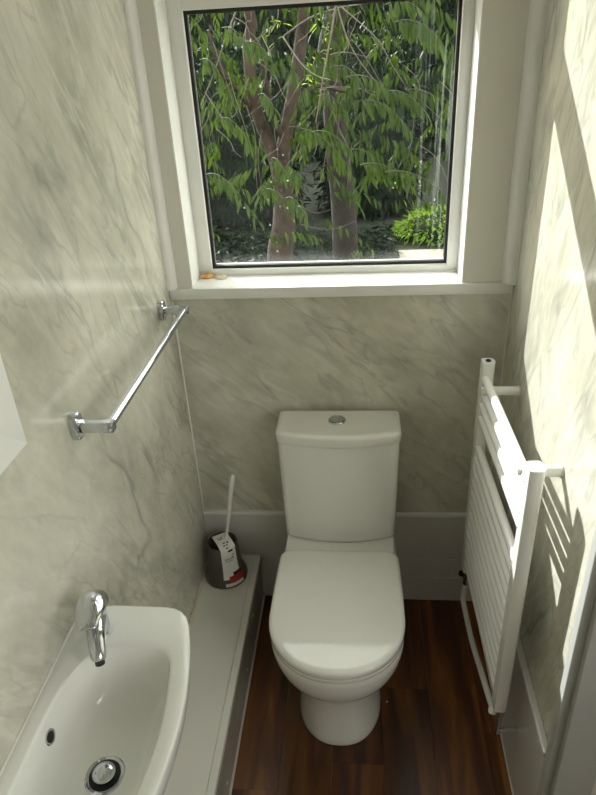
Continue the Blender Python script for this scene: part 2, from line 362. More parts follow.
# reveal linings
b = bx(OX0-.001, OX0+.0025, YB-.001, FY0, SILL1, OZ1); box(b, OX1-.0025, OX1+.001, YB-.001, FY0, SILL1, OZ1); adopt(obj('reveal_lining', b, M['upvc']), wd)

# ---- boxed pipe ledge along the left wall
lg = thing('pipe_boxing', ((XL+LX)/2, .9, 0), 'low white boxed ledge along the left wall with brush on it', 'ledge')
adopt(obj('top_board', bx(XL, LX-.022, .05, YB-.012, LZ-.016, LZ, bev=.001), M['ledge']), lg)
adopt(obj('edge_trim', bx(LX-.0212, LX, .05, YB-.012, LZ-.02, LZ+.0015, bev=.0015), M['ledge']), lg)
adopt(obj('end_trim', bx(XL+.02, LX-.0005, YB-.026, YB-.012, LZ+.0002, LZ+.004, bev=.0012), M['ledge']), lg)
adopt(obj('front_board', bx(LX-.016, LX-.003, .05, YB-.015, 0, LZ-.02), M['edge']), lg)
adopt(obj('floor_bead', bx(LX-.003, LX+.003, .05, YB-.0155, 0, .007, bev=.001), M['skirt']), lg)
adopt(obj('sealant', tb([(XL+.002, .05, LZ), (XL+.002, YB-.014, LZ)], .0065, 8), M['silicone']), lg)
for yy in (1.52, 1.36, 1.0):
    b = bmesh.new(); lathe(b, [(.005, 0), (.005, .0015), (.003, .003)], seg=12); o = obj('screw_cap', b, M['plast'], None, True)
    o.location = (LX-.003, yy, .13 if yy > 1.4 else .06); o.rotation_euler = (0, math.pi/2, 0); adopt(o, lg)

# ---- door casing on the right, near the camera
dr = thing('door_1', (.41, .9, 0), 'grey white doorway casing at the right edge near the camera', None, 'structure')
adopt(obj('door_lining', bx(.402, .4245, .884, .909, 0, 2.3, bev=.002), M['door']), dr)
adopt(obj('architrave', bx(.4185, .50, .866, .8835, 0, 2.3, bev=.003), M['door']), dr)
adopt(obj('door_stop', bx(.4247, .47, .8855, .909, 0, 2.3), M['door']), dr)

# ------------------------------------------------------------------ toilet
TX = -.069
tl = thing('toilet', (TX, 1.4, 0), 'white ceramic close coupled toilet with closed lid below the window', 'toilet')
def dloop(cx, hw, yb, ys, yf, z, rb=.03, hwb=None, n=2.25, N1=5, NF=28, k=1., zf=None, cy=None):
    """plan outline: rounded back corners, straight sides, super-elliptic front"""
    hwb = hwb or hw; pts = []
    for i in range(N1+1):
        a = math.pi/2*i/N1; pts.append((hwb-rb+rb*math.sin(a), yb-rb+rb*math.cos(a)))
    for i in range(1, 5):
        t = i/5; pts.append((hwb+(hw-hwb)*math.sin(t*math.pi/2), (yb-rb)+(ys-yb+rb)*t))
    half = [(hw*math.cos(t)**(2/n) if math.cos(t) > 0 else 0., ys-(ys-yf)*math.sin(t)**(2/n)) for t in [math.pi/2*i/NF for i in range(NF)]]
    pts += half
    full = pts+[(0, yf)]+[(-x, y) for x, y in pts[::-1]]
    yc = (yb+yf)/2 if cy is None else cy
    return [(cx+x*k, yc+(y-yc)*k, z) for x, y in full]
# pan: pedestal, bowl and rear platform
L_ = []
for z, hw, yf, ys, hwb, nn in [(0, .124, 1.160, 1.33, .11, 2.3), (.012, .127, 1.155, 1.33, .11, 2.3), (.03, .125, 1.158, 1.33, .11, 2.3), (.10, .121, 1.164, 1.33, .11, 2.3),
                           (.18, .122, 1.160, 1.33, .115, 2.3), (.215, .131, 1.147, 1.32, .12, 2.3), (.245, .148, 1.124, 1.30, .13, 2.2), (.275, .166, 1.102, 1.28, .145, 2.15),
                           (.305, .176, 1.087, 1.27, .158, 2.1), (.335, .181, 1.079, 1.26, .166, 2.1), (.36, .183, 1.075, 1.255, .170, 2.1), (.378, .183, 1.074, 1.255, .172, 2.1), (.384, .181, 1.077, 1.255, .171, 2.1)]:
    L_.append(dloop(TX, hw, YB-.018, ys, yf, z, .03, hwb, nn))
L_.append(dloop(TX, .176, YB-.022, 1.255, 1.085, .3855, .03, .168, 2.1))
adopt(obj('pan', loft(bmesh.new(), L_), M['ceramic'], None, 50), tl)
# rear platform step between lid and cistern
adopt(obj('cistern_platform', loft(bmesh.new(), [dloop(TX, .171, YB-.02, 1.545, 1.515, z, .02, .171, 6, k=k) for z, k in ((.380, 1.), (.404, 1.), (.410, .993), (.413, .98))]), M['ceramic'], None, 50), tl)
# seat ring and lid
def slab(z0, z1, hw, yb, ys, yf, r, hwb, dome=0., n=2.3):
    lo = [dloop(TX, hw, yb, ys, yf, z0, .035, hwb, n, k=.985), dloop(TX, hw, yb, ys, yf, z0+.003, .035, hwb, n)]
    for i in range(0, 7):
        a = math.pi/2*i/6; k = 1-(r*(1-math.cos(a)))/hw; lo.append(dloop(TX, hw, yb, ys, yf, z1-r*.8+r*.8*math.sin(a), .035, hwb, n, k=k))
    kk = 1-r/hw
    for s in (.9, .7, .45, .2): lo.append(dloop(TX, hw, yb, ys, yf, z1+dome*(1-s*s), .035, hwb, n, k=kk*s))
    return loft(bmesh.new(), lo)
adopt(obj('seat', slab(.3875, .4045, .183, 1.500, 1.255, 1.069, .006, .178, 0., 2.1), M['seat'], None, 50), tl)
lid = adopt(obj('lid', slab(.4075, .4345, .185, 1.513, 1.255, 1.064, .013, .180, .004, 2.1), M['seat'], None, 50), tl)
for sx in (-.075, .075):
    adopt(obj('hinge', tb([(TX+sx-.02, 1.517, .419), (TX+sx+.02, 1.517, .419)], .0075, 14), M['seat'], None, True), tl)
# cistern
def cloop(hw, yb, yf, bul, z, r=.022, N=18):
    pts = []
    for i in range(6):
        a = math.pi/2*i/5; pts.append((hw-.012+.012*math.sin(a), yb-.012+.012*math.cos(a)))
    for i in range(8):
        a = math.pi/2*i/7; pts.append((hw-r+r*math.cos(a), yf+r-r*math.sin(a)))
    for i in range(1, N):
        t = i/N; x = (hw-r)*(1-t); pts.append((x, yf-bul*(1-(x/(hw-r))**2)))
    return [(TX+x, y, z) for x, y in pts]+[(TX, yf-bul, z)]+[(TX-x, y, z) for x, y in pts[::-1]]
YC = YB-.017
cst = [cloop(.168, YC, 1.594, .023, .4135), cloop(.172, YC, 1.588, .025, .419)]
for t in (0, .33, .66, 1): cst.append(cloop(.1735+.0085*t, YC, 1.586+.008*t, .025, .425+(.766-.425)*t))
adopt(obj('cistern', loft(bmesh.new(), cst), M['ceramic'], None, 50), tl)
ll = [cloop(.181, YC, 1.596, .024, .7680), cloop(.1840, YC+.001, 1.590, .025, .7695), cloop(.185, YC+.001, 1.589, .025, .773), cloop(.185, YC+.001, 1.590, .025, .795),
      cloop(.1838, YC, 1.5915, .025, .7995), cloop(.1805, YC-.003, 1.595, .024, .8025), cloop(.168, YC-.012, 1.608, .021, .8025), cloop(.164, YC-.016, 1.612, .020, .801), cloop(.10, YC-.04, 1.64, .01, .8015)]
clid = adopt(obj('cistern_lid', loft(bmesh.new(), ll), M['ceramic'], None, 50), tl)
fb = adopt(obj('flush_button', lathe(bmesh.new(), [(.0265, 0), (.0265, .003), (.0245, .0052), (.0225, .0042), (.022, .003)], (TX-.004, 1.667, .8015), 32), M['chrome'], None, True), clid)
for s in (-1, 1):
    b = bmesh.new(); n = 14; loop_ = [(TX-.004+s*(.0012+.0195*math.cos(-math.pi/2+math.pi*i/n)), 1.667+.0195*math.sin(-math.pi/2+math.pi*i/n)) for i in range(n+1)]
    loft(b, [[(x, y, z) for x, y in loop_] for z in (.8045, .8075)]); adopt(obj('button_half', b, M['chrome'], None, 30), clid)
for sx in (-.105, .105):
    b = bmesh.new(); lathe(b, [(.008, 0), (.008, .003), (.005, .006)], seg=14); o = obj('floor_screw_cap', b, M['plast'], None, True)
    o.location = (TX+(.111 if sx > 0 else -.111), 1.42, .045); o.rotation_euler = (0, math.pi/2*(1 if sx > 0 else -1), 0); adopt(o, tl)

# ------------------------------------------------------------------ toilet brush on the ledge
BX, BY = -.469, 1.640
tbk = thing('toilet_brush', (BX, BY, LZ), 'white handled toilet brush in taupe bell shaped holder with paper label', 'toilet brush')
prof = [(.060, 0), (.072, .001), (.0735, .006), (.0725, .016), (.067, .032), (.060, .050), (.0565, .072), (.0545, .098), (.0530, .125), (.0515, .145), (.0505, .149), (.0475, .151), (.0455, .148), (.0455, .05), (.02, .045)]
adopt(obj('holder', lathe(bmesh.new(), prof, (BX, BY, LZ+.0002), 40), M['brush'], None, 60), tbk)
b = bmesh.new(); lathe(b, [(.005, .045), (.03, .055), (.036, .075), (.036, .112), (.026, .126), (.008, .13)], (BX, BY, LZ), 28)
adopt(obj('brush_head', b, M['dark'], None, True), tbk)
hb, ht = Vector((BX+.009, BY+.004, LZ+.132)), at(232.8, 474.5, 1, 1.655)
hp = [hb.lerp(ht, t) for t in (0, .08, .1, .3, .55, .8, .93, .985, 1.)]
hd = adopt(obj('handle', tb(hp, [.0115, .0115, .0068, .0070, .0088, .0112, .0108, .008, .003], 14, flat=.8), M['plast'], None, 60), tbk)
q = hb.lerp(ht, .93); adopt(obj('hanging_hole', tb([q+Vector((0, -.0095, 0)), q+Vector((0, -.0085, 0))], .0028, 12), M['dark']), hd)
# paper label folded over the rim and down the side that faces the room
def prof_r(z):
    pr = prof[2:11]
    for (r_a, z_a), (r_b, z_b) in zip(pr[:-1], pr[1:]):
        if z_a <= z <= z_b: return r_a+(r_b-r_a)*(z-z_a)/(z_b-z_a)
    return pr[-1][0] if z > pr[-1][1] else pr[0][0]
AZ = math.radians(-56)
def strip_pt(s, a):
    """s: metres along the label from the rim downwards (negative = inwards over the mouth)"""
    if s < 0: r_, z_ = max(.0515+s, .004), .1535+.006*min(1, -s/.02)
    else:
        z_ = .1515-s*.985; r_ = prof_r(z_)+.0016
    return Vector((BX+r_*math.cos(AZ+a), BY+r_*math.sin(AZ+a), LZ+z_))
def strip(s0, s1, a0, a1, lift, nS=24, nA=8, hw=None):
    b = bmesh.new(); g = []
    for i in range(nS+1):
        s = s0+(s1-s0)*i/nS; row = []
        for j in range(nA+1):
            if s < 0:
                wdt = (a0+(a1-a0)*j/nA)*.0525; rr_ = max(.0515+s, -.03)
                d_ = Vector((math.cos(AZ), math.sin(AZ), 0)); e_ = Vector((-math.sin(AZ), math.cos(AZ), 0))
                row.append(Vector((BX, BY, LZ+.1535+.008*min(1, -s/.03)+lift))+d_*rr_+e_*wdt)
            else:
                a_ = a0+(a1-a0)*j/nA; p_ = strip_pt(s, a_)
                row.append(p_+Vector((math.cos(AZ+a_), math.sin(AZ+a_), .1))*lift)
        g.append([b.verts.new(v) for v in row])
    for i in range(nS):
        for j in range(nA): b.faces.new((g[i][j], g[i][j+1], g[i+1][j+1], g[i+1][j]))
    return b
lb = adopt(obj('label_card', strip(-.076, .118, -.50, .50, 0.), M['card']), tbk)
mod = lb.modifiers.new('thick', 'SOLIDIFY'); mod.thickness = .0008; mod.offset = -1
b = bmesh.new()
for s0, s1, a0, a1 in [(-.058, -.054, -.3, -.18), (-.058, -.054, -.1, .05), (-.050, -.046, -.25, .0), (-.028, -.024, -.15, .0), (-.028, -.022, .1, .22), (-.018, -.013, -.2, -.08), (-.018, -.013, .0, .1), (-.006, -.002, -.12, .05), (.003, .010, -.05, .28), (.022, .026, .2, .32), (.030, .033, .12, .25), (.036, .040, -.3, -.2), (.036, .040, -.15, -.05), (.036, .040, 0, .12), (.036, .040, .16, .3), (.046, .048, -.3, .2)]:
    merge(b, strip(s0, s1, a0, a1, .0009, 3, 3))
adopt(obj('printed_marks', b, M['ink']), lb)
b = strip(.108, .130, -.2, .66, .0008, 8, 8); adopt(obj('red_band', b, M['red']), lb)
b = strip(.096, .108, .05, .62, .0008, 8, 8); adopt(obj('dark_band', b, M['ink']), lb)
b = strip(.131, .143, -.42, .5, .0010, 5, 8); adopt(obj('white_band', b, M['card']), lb)

# ------------------------------------------------------------------ wash basin and tap
BZ = .85
bs = thing('wash_basin', (XL, .65, .70), 'small white ceramic wash basin fixed to the left wall', 'wash basin')
def poly_round(P, rads, n=7):
    out = []; m_ = len(P)
    for i in range(m_):
        p0, p1, p2 = Vector(P[i-1]), Vector(P[i]), Vector(P[(i+1) % m_]); r_ = rads[i]
        d0, d1 = (p0-p1).normalized(), (p2-p1).normalized(); a_, c_ = p1+d0*min(r_, (p0-p1).length*.49), p1+d1*min(r_, (p2-p1).length*.49)
        for k in range(n+1):
            t = k/n; out.append(a_*(1-t)**2+p1*2*t*(1-t)+c_*t*t)
    return out
def radial(poly, c, N=96):
    out = []
    for k in range(N):
        a = math.tau*k/N; d = Vector((math.cos(a), math.sin(a))); best = 1e-3
        for i in range(len(poly)):
            p, q_ = poly[i]-c, poly[(i+1) % len(poly)]-c; e = q_-p; den = d.x*e.y-d.y*e.x
            if abs(den) < 1e-12: continue
            t = (p.x*e.y-p.y*e.x)/den; s = (p.x*d.y-p.y*d.x)/den
            if t > 0 and -1e-6 <= s <= 1+1e-6: best = max(best, t)
        out.append(c+d*best)
    return out
bc = Vector((-.432, .622))
outer = radial(poly_round([(-.5495, .37), (-.5495, .868), (-.495, .882), (-.338, .881), (-.306, .77), (-.290, .64), (-.303, .50), (-.352, .37)], [.03, .02, .02, .045, .06, .1, .1, .06]), bc)
inner = radial(poly_round([(-.522, .42), (-.522, .70), (-.487, .786), (-.345, .788), (-.330, .70), (-.322, .62), (-.332, .50), (-.37, .42)], [.06, .08, .05, .045, .05, .08, .08, .06]), bc)
def bl(P, k, z, dx=0., dy=0.):
    return [(bc.x+(p_.x-bc.x)*k+dx, bc.y+(p_.y-bc.y)*k+dy, z) for p_ in P]
def lerp_loop(A, B, t, z): return [((a_.x*(1-t)+b_.x*t), (a_.y*(1-t)+b_.y*t), z) for a_, b_ in zip(A, B)]
under = [(max(x, -.5495), y, z) for x, y, z in bl(outer, .5, .70)]
loops = [under, [(x, y, z) for x, y, z in bl(outer, .72, .725)], bl(outer, .9, .775), bl(outer, .985, .815), bl(outer, .997, .838), bl(outer, .997, .845), bl(outer, .990, .8495), bl(outer, .975, .851),
         lerp_loop(outer, inner, .45, .8500), lerp_loop(outer, inner, .85, .8485), bl(inner, 1.0, .8470), bl(inner, .985, .842), bl(inner, .962, .825), bl(inner, .90, .795), bl(inner, .84, .768), bl(inner, .72, .752), bl(inner, .5, .744), bl(inner, .3, .740), bl(inner, .12, .738)]
basin = adopt(obj('bowl', loft(bmesh.new(), loops), M['ceramic'], None, 60), bs)
bmt = bmesh.new(); bmt.from_mesh(basin.data); BV_ = BVHTree.FromBMesh(bmt)
def cast(px, py):
    h_ = BV_.ray_cast(Vector((0, 0, CAMZ)), ray(px, py).normalized()); return h_[0], h_[1]
wp, wnrm = cast(105, 776)
print('waste', wp, wnrm)
if wp:
    wz = wp.z+.0006
    wst = adopt(obj('waste', lathe(bmesh.new(), [(.034, -.003), (.0345, .001), (.032, .003), (.0275, .002), (.026, -.004)], (wp.x, wp.y, wz), 36, (True, True)), M['chrome'], None, 40), bs)
    adopt(obj('waste_gap', lathe(bmesh.new(), [(.0272, .0), (.0265, .0022)], (wp.x, wp.y, wz-.0005), 28), M['dark']), wst)
    adopt(obj('plug', lathe(bmesh.new(), [(.016, .002), (.0195, .006), (.0195, .009), (.017, .0125), (.012, .0148), (.006, .0158), (.001, .016)], (wp.x, wp.y, wz+.001), 32), M['chrome'], None, 50), wst)
op_, on = cast(50, 737)
print('overflow', op_, on)
if op_:
    if on.dot(ray(50, 737)) > 0: on = -on
    b = bmesh.new(); lathe(b, [(.0135, -.002), (.0135, .0012), (.0115, .002), (.0095, .0012), (.009, -.001)], seg=28); o = obj('overflow_ring', b, M['chrome'], None, 40)
    o.location = op_; o.rotation_euler = on.to_track_quat('Z', 'Y').to_euler(); adopt(o, bs)
    b = bmesh.new(); lathe(b, [(.0092, .0002), (.0088, .0006)], seg=24); o2 = obj('overflow_hole', b, M['dark']); o2.location = op_; o2.rotation_euler = o.rotation_euler; adopt(o2, bs)
bmt.free()
adopt(obj('pedestal_trap', tb(smooth_pts([(bc.x, bc.y, .705), (bc.x, bc.y, .60), (bc.x, bc.y, .55), (bc.x-.03, bc.y, .52), (-.5495, bc.y, .52)]), .017, 14), M['plast'], None, True), bs)
adopt(obj('wall_sealant', bx(XL, XL+.004, .40, .86, BZ-.004, BZ+.003, bev=.001), M['plast']), bs)

# tap
tp = Vector((-.492, .817, BZ)); tapo = thing('basin_tap', tp, 'chrome single lever mixer tap on the far end of the basin', 'tap')
b = bmesh.new(); lathe(b, [(.024, .0), (.0245, .003), (.0225, .006), (.021, .02), (.021, .05), (.0225, .062), (.0225, .070), (.018, .074)], tuple(tp), 32)
body = adopt(obj('body', b, M['chrome'], None, 50), tapo)
sd_ = Vector((.37, -.93, 0)).normalized()
s0 = tp+Vector((0, 0, .036)); pts = [s0, s0+sd_*.025+Vector((0, 0, .005)), s0+sd_*.05+Vector((0, 0, .005)), s0+sd_*.072+Vector((0, 0, .0)), s0+sd_*.086+Vector((0, 0, -.007)), s0+sd_*.090+Vector((0, 0, -.012))]
adopt(obj('spout', tb(smooth_pts(pts, 4), [.0205-.0085*i/20 for i in range(21)], 18), M['chrome'], None, 50), tapo)
e0 = s0+sd_*.088+Vector((0, 0, -.014)); adopt(obj('aerator', tb([e0, e0+sd_*.003+Vector((0, 0, -.009))], .0085, 16), M['dark']), tapo)
# lever: domed cap that runs out into a flat blade over the spout
lv = []
ld = Vector((.26, -.96, .10)).normalized(); ls = Vector((0, 0, 1)).cross(ld).normalized(); lu = ld.cross(ls)*-1
if lu.z < 0: lu = -lu
base_l = tp+Vector((0, 0, .066))
for s, w_, h_, dz in [(-.030, .004, .004, .0), (-.027, .014, .010, .001), (-.020, .0215, .017, .003), (-.010, .0265, .021, .005), (.002, .0280, .0215, .007), (.016, .0275, .019, .010), (.032, .0260, .0145, .012), (.050, .0215, .0095, .013), (.066, .0170, .0065, .012), (.074, .0145, .0045, .011), (.077, .0120, .002, .0105)]:
    w_, h_ = w_*1.06, h_*1.05
    c_ = base_l+ld*s+lu*dz; n = 24
    lv.append([c_+ls*w_*math.cos(k*math.tau/n)+lu*h_*(math.sin(k*math.tau/n) if math.sin(k*math.tau/n) > 0 else .6*math.sin(k*math.tau/n)) for k in range(n)])
adopt(obj('lever', loft(bmesh.new(), lv), M['chrome'], None, 60), tapo)

# ------------------------------------------------------------------ towel rail on the left wall
RZ, RX = 1.181, XL+.072
tr = thing('towel_rail', (XL, 1.32, RZ), 'slim chrome towel rail on the left marble wall', 'towel rail')
def oval_plate(y, z):
    n = 32; lo = []
    for x, k in ((0, .96), (.001, 1.), (.013, 1.), (.016, .9)):
        lo.append([(XL+x, y+.0165*k*math.copysign(abs(math.cos(t))**.7, math.cos(t)), z+.0285*k*math.copysign(abs(math.sin(t))**.55, math.sin(t))) for t in [math.tau*i/n for i in range(n)]])
    return loft(bmesh.new(), lo)
for y in (1.014, 1.622):
    adopt(obj('wall_plate', oval_plate(y, RZ), M['chrome'], None, 40), tr)
    adopt(obj('arm', bx(XL+.014, RX+.011, y-.0105, y+.0105, RZ-.0105, RZ+.0105, bev=.003), M['chrome'], None, 40), tr)
adopt(obj('rail', tb([(RX, 1.014, RZ), (RX, 1.622, RZ)], .0092, 18), M['chrome'], None, 40), tr)

# ------------------------------------------------------------------ framed mirror at the left edge
mc = at(27, 443, 0, XL+.022)
mr_ = thing('wall_mirror', (XL, mc.y-.2, mc.z), 'white framed mirror on the left wall above the basin', 'mirror')
y1, z0 = mc.y, mc.z; y0, z1 = y1-.42, z0+.62; w_ = .05
b = bmesh.new(); P_ = [(y0, z0), (y1, z0), (y1, z1), (y0, z1)]; Q = [(y0+w_, z0+w_), (y1-w_, z0+w_), (y1-w_, z1-w_), (y0+w_, z1-w_)]
rings = [[b.verts.new((XL+.0005, *p_)) for p_ in P_], [b.verts.new((XL+.022, *p_)) for p_ in P_], [b.verts.new((XL+.010, *q_)) for q_ in Q], [b.verts.new((XL+.0005, *q_)) for q_ in Q]]
for A, B in zip(rings, rings[1:]+rings[:1]):
    for k in range(4): b.faces.new((A[k], A[(k+1) % 4], B[(k+1) % 4], B[k]))
adopt(obj('frame', b, M['upvc']), mr_)
adopt(obj('mirror_glass', bx(XL+.001, XL+.007, y0+w_, y1-w_, z0+w_, z1-w_), M['mirror']), mr_)

# ------------------------------------------------------------------ towel radiator on the right wall
F_, N_ = Vector((.337, 1.585, 0)), Vector((.348, 1.098, 0))
ax = (N_-F_).normalized(); sx_ = Vector((0, 0, 1)).cross(ax); sx_ = sx_ if sx_.x > 0 else -sx_    # sx_ points to the wall
rd = thing('towel_radiator', (F_+N_)/2+Vector((0, 0, .26)), 'white ladder towel radiator standing off the right wall', 'radiator')
U0, U1 = .295, 1.036
def upright(c):
    n = 10; pr = [(-.016, -.016), (-.011, -.0195), (.007, -.0195)]+[(.007+.011*math.cos(a), .0195*math.sin(a)) for a in [-math.pi/2+math.pi*i/n for i in range(1, n)]]+[(.007, .0195), (-.011, .0195), (-.016, .016)]
    return loft(bmesh.new(), [[c+sx_*u_+ax*w+Vector((0, 0, z)) for u_, w in pr] for z in (U0, U1)])
for c in (F_, N_):
    u_ = adopt(obj('upright', upright(c), M['enamel'], None, 35), rd)
    q = c+Vector((0, 0, U1))
    if c is F_: adopt(obj('air_vent', tb([q, q+Vector((0, 0, .003))], .007, 14), M['black'], None, 40), u_)
zs = [.990, .950, .910, .870]+[.772-.0395*k for k in range(12)]
L0 = (N_-F_).length; bar_me = None
for z in zs:
    a_, c_ = F_+ax*.012-sx_*.006+Vector((0, 0, z)), N_-ax*.012-sx_*.006+Vector((0, 0, z))
    if bar_me is None:
        o = obj('bar', tb([Vector((0, 0, 0)), c_-a_], .0112, 16), M['enamel'], None, 40); bar_me = o.data
    else: o = bpy.data.objects.new('bar', bar_me); C.objects.link(o)
    o.location = a_; adopt(o, rd)
for c, t in ((F_, .045), (N_, -.045)):
    for z in ((.970,) if t > 0 else (.993,)):
        q = c+ax*t+Vector((0, 0, z)); e = Vector((XR-.0005, q.y, z)) if z > SK else Vector((XR-.0125, q.y, z))
        bk = adopt(obj('wall_bracket', tb([q+Vector((-.004, 0, 0)), e], .0125, 18), M['enamel'], None, 40), rd)
        adopt(obj('bracket_rose', tb([e+Vector((-.004, 0, 0)), e], .0145, 18), M['skirt'], None, 40), bk)
        adopt(obj('bracket_clip', bx(q.x-.022, q.x-.002, q.y-.006, q.y+.006, z-.009, z+.009, bev=.002), M['enamel']), bk)
for c, s in ((F_, 1), (N_, -1)):
    q = c+Vector((0, 0, U0))
    v_ = adopt(obj('valve', tb([q+Vector((0, 0, .002)), q+Vector((0, 0, -.012)), q+Vector((0, 0, -.0125)), q+Vector((0, 0, -.03))], [.012, .012, .015, .015], 12), M['chrome'], None, 30), rd)
    adopt(obj('valve_body', tb([q+Vector((0, 0, -.028)), q+Vector((0, 0, -.062 if c is F_ else -.105))], [.0115, .0105], 14), M['chrome'], None, 30), v_)
    adopt(obj('valve_head', tb([q+Vector((-.008, 0, -.022)), q+Vector((-.014, -.002, -.018)), q+Vector((-.022, -.004, -.014))], [.008, .0105, .009], 12), M['black'] if c is F_ else M['plast'], None, 40), v_)
qn = N_+Vector((0, 0, U0-.096)); adopt(obj('supply_pipe', tb([qn, Vector((XR-.0125, qn.y, qn.z))], .0075, 12), M['chrome'], None, 40), rd)
# white pipe from the far valve down and forward below the bars
qf = F_+Vector((0, 0, U0-.058))
pp = [qf, qf+Vector((-.004, -.002, -.035)), qf+Vector((-.006, -.012, -.062)), qf+Vector((-.004, -.05, -.075)), Vector((.335, 1.40, .172)), Vector((.338, 1.25, .212)), Vector((.337, 1.135, .254)), N_+Vector((-.010, .012, U0-.028))]
adopt(obj('return_pipe', tb(smooth_pts(pp, 6), .0085, 14), M['enamel'], None, True), rd)

# ------------------------------------------------------------------ debris on the sill
def crumb(p, a, l, w, m_, name, label):
    b = bmesh.new(); n = 12; lo = []
    for k, zz in ((.8, 0), (1, .003), (.75, .008), (.25, .0105)):
        lo.append([(p.x+(math.cos(t)*l*math.cos(a)-math.sin(t)*w*math.sin(a))*k*(1+.22*math.sin(3*t+a*7)), p.y+(math.cos(t)*l*math.sin(a)+math.sin(t)*w*math.cos(a))*k, SILL1+.0004+zz*(1+.4*math.sin(2*t))) for t in [math.tau*i/n for i in range(n)]])
    return tag(obj(name, loft(b, lo), M[m_], None, True), label, 'petal', 'dried petals on the window sill')
crumb(Vector((-.458, 1.832, 0)), .25, .024, .010, 'dry', 'dried_petal', 'curled orange brown dried petal in the sill corner')
crumb(Vector((-.414, 1.824, 0)), -.1, .019, .009, 'pale', 'dried_petal', 'pale cream dried petal beside the orange one on sill')
p = at(387, 702, 2, 0); b = bmesh.new(); lathe(b, [(.0022, .0002), (.0028, .0015), (.0018, .0032)], (p.x, p.y, 0), 10)
tag(obj('crumb', b, M['plast'], None, True), 'tiny white crumb on the dark floor right of toilet', 'crumb')

# ------------------------------------------------------------------ garden
GZ = -.30
gr = tag(obj('ground', bx(-14, 14, -14, 24, GZ-.2, GZ), M['grass']), 'grassy garden ground outside the window', None, None, 'structure')
# leaf template: lanceolate blade folded along the midrib and drooping; length 1 along +X, tip falls to -Z
def leaf_verts():
    st = [(0, .012), (.22, .105), (.48, .135), (.76, .085), (1., .0)]; V = []; Fc = []
    for i, (x, w) in enumerate(st):
        zc = -.16*x*x
        V.append((x*.98, 0, zc))
        if 0 <= i < 4: V += [(x*.98, w, zc+.35*w), (x*.98, -w, zc+.35*w)]
    idx = lambda i: i*3
    for i in range(3):
        a, b_ = idx(i), idx(i+1); Fc += [(a, b_, b_+1, a+1), (a, a+2, b_+2, b_)]
    Fc += [(9, 12, 10), (9, 11, 12)]
    return np.array(V), Fc
LV, LF = leaf_verts()
leaf_me = bpy.data.meshes.new('leaf'); leaf_me.from_pydata([tuple(v) for v in LV], [], LF); leaf_me.materials.append(M['leaf'])
for p_ in leaf_me.polygons: p_.use_smooth = True
def frames(d, roll):
    """rotation matrices whose X is d and Z is as upright as possible, rolled"""
    d = d/np.linalg.norm(d, axis=1, keepdims=True); z = np.tile([0, 0, 1.], (len(d), 1))+rng.normal(0, .05, (len(d), 3))
    y = np.cross(z, d); y /= np.linalg.norm(y, axis=1, keepdims=True)+1e-9; z = np.cross(d, y)
    c, s = np.cos(roll)[:, None], np.sin(roll)[:, None]
    return np.stack([d, y*c+z*s, z*c-y*s], axis=2)
def leaves_obj(name, P, D, size, material, parent=None):
    P, D = np.asarray(P), np.asarray(D); n = len(P); R3 = frames(D, rng.normal(0, .5, n)); sz = np.asarray(size).reshape(-1, 1, 1)
    V = np.einsum('nij,kj->nki', R3, LV)*sz+P[:, None, :]; k = len(LV)
    faces = [tuple(i*k+q for q in f) for i in range(n) for f in LF]
    me = bpy.data.meshes.new(name); me.from_pydata(V.reshape(-1, 3).tolist(), [], faces); me.materials.append(material)
    me.polygons.foreach_set('use_smooth', [True]*len(me.polygons))
    o = bpy.data.objects.new(name, me); C.objects.link(o); o['kind'] = 'stuff'
    if parent: adopt(o, parent)
    return o
def spray(p0, p1, n, sag=.05, hang=.9):
    """leaves in two ranks along an arching twig, all hanging; returns points, directions, twig"""
    p0, p1 = Vector(p0), Vector(p1); tw = []; P = []; D = []
    ax_ = (p1-p0); side = ax_.cross(Vector((0, 0, 1))).normalized()
    for k in range(7): t = k/6; tw.append(p0.lerp(p1, t)+Vector((0, 0, sag*4*t*(1-t))))
    for i in range(n):
        t = .08+.92*i/(n-1); p = p0.lerp(p1, t)+Vector((0, 0, sag*4*t*(1-t))); s = 1 if i % 2 else -1
        d = side*s*random.uniform(.15, .75)+Vector((0, 0, -hang*random.uniform(.6, 1.25)))+ax_.normalized()*random.uniform(.15, .8)
        P.append(p); D.append(d)
    return P, D, tw

# near cherry tree
ty = 4.6
t1 = thing('cherry_tree', (at(280, 250, 1, ty).x, ty, GZ), 'forked brown tree with hanging green leaves close to the window', 'tree')
tk = [Vector((at(280, 250, 1, ty).x-.02, ty, GZ-.05))]+[at(*q, 1, ty) for q in ((280, 262), (284, 225), (283, 190), (279, 160))]
adopt(obj('trunk', tb(smooth_pts(tk, 4), [.11-.042*min(1, i/12) for i in range(17)], 14), M['bark'], None, True), t1)
def limb(pxs, y, r0_, r1_, top, m_='bark', name='limb', par=None):
    pts = [at(*q, 1, y+dy) for *q, dy in pxs]
    if top: pts.append(Vector(top))
    sp = smooth_pts(pts, 5); n = len(sp)
    return adopt(obj(name, tb(sp, [r0_+(r1_-r0_)*i/(n-1) for i in range(n)], 10), M[m_], None, True), par or t1)
limb([(278, 170, 0), (270, 145, 0), (259, 118, -.05), (252, 88, -.1), (248, 45, -.1), (246, 0, -.15)], ty, .046, .030, (-1.0, 4.4, 2.9))
limb([(281, 172, 0), (285, 140, 0), (291, 108, 0), (297, 72, .05), (301, 38, .1), (305, 0, .1)], ty, .052, .034, (-.25, 4.8, 2.9))
limb([(292, 105, 0), (305, 92, .1), (322, 86, .2), (345, 92, .3)], ty, .022, .010, None)
limb([(286, 140, 0), (272, 118, -.1), (268, 95, -.2), (262, 60, -.3)], ty, .026, .012, None)
limb([(258, 115, 0), (240, 95, -.2), (222, 70, -.4), (208, 30, -.5)], ty, .022, .009, None)
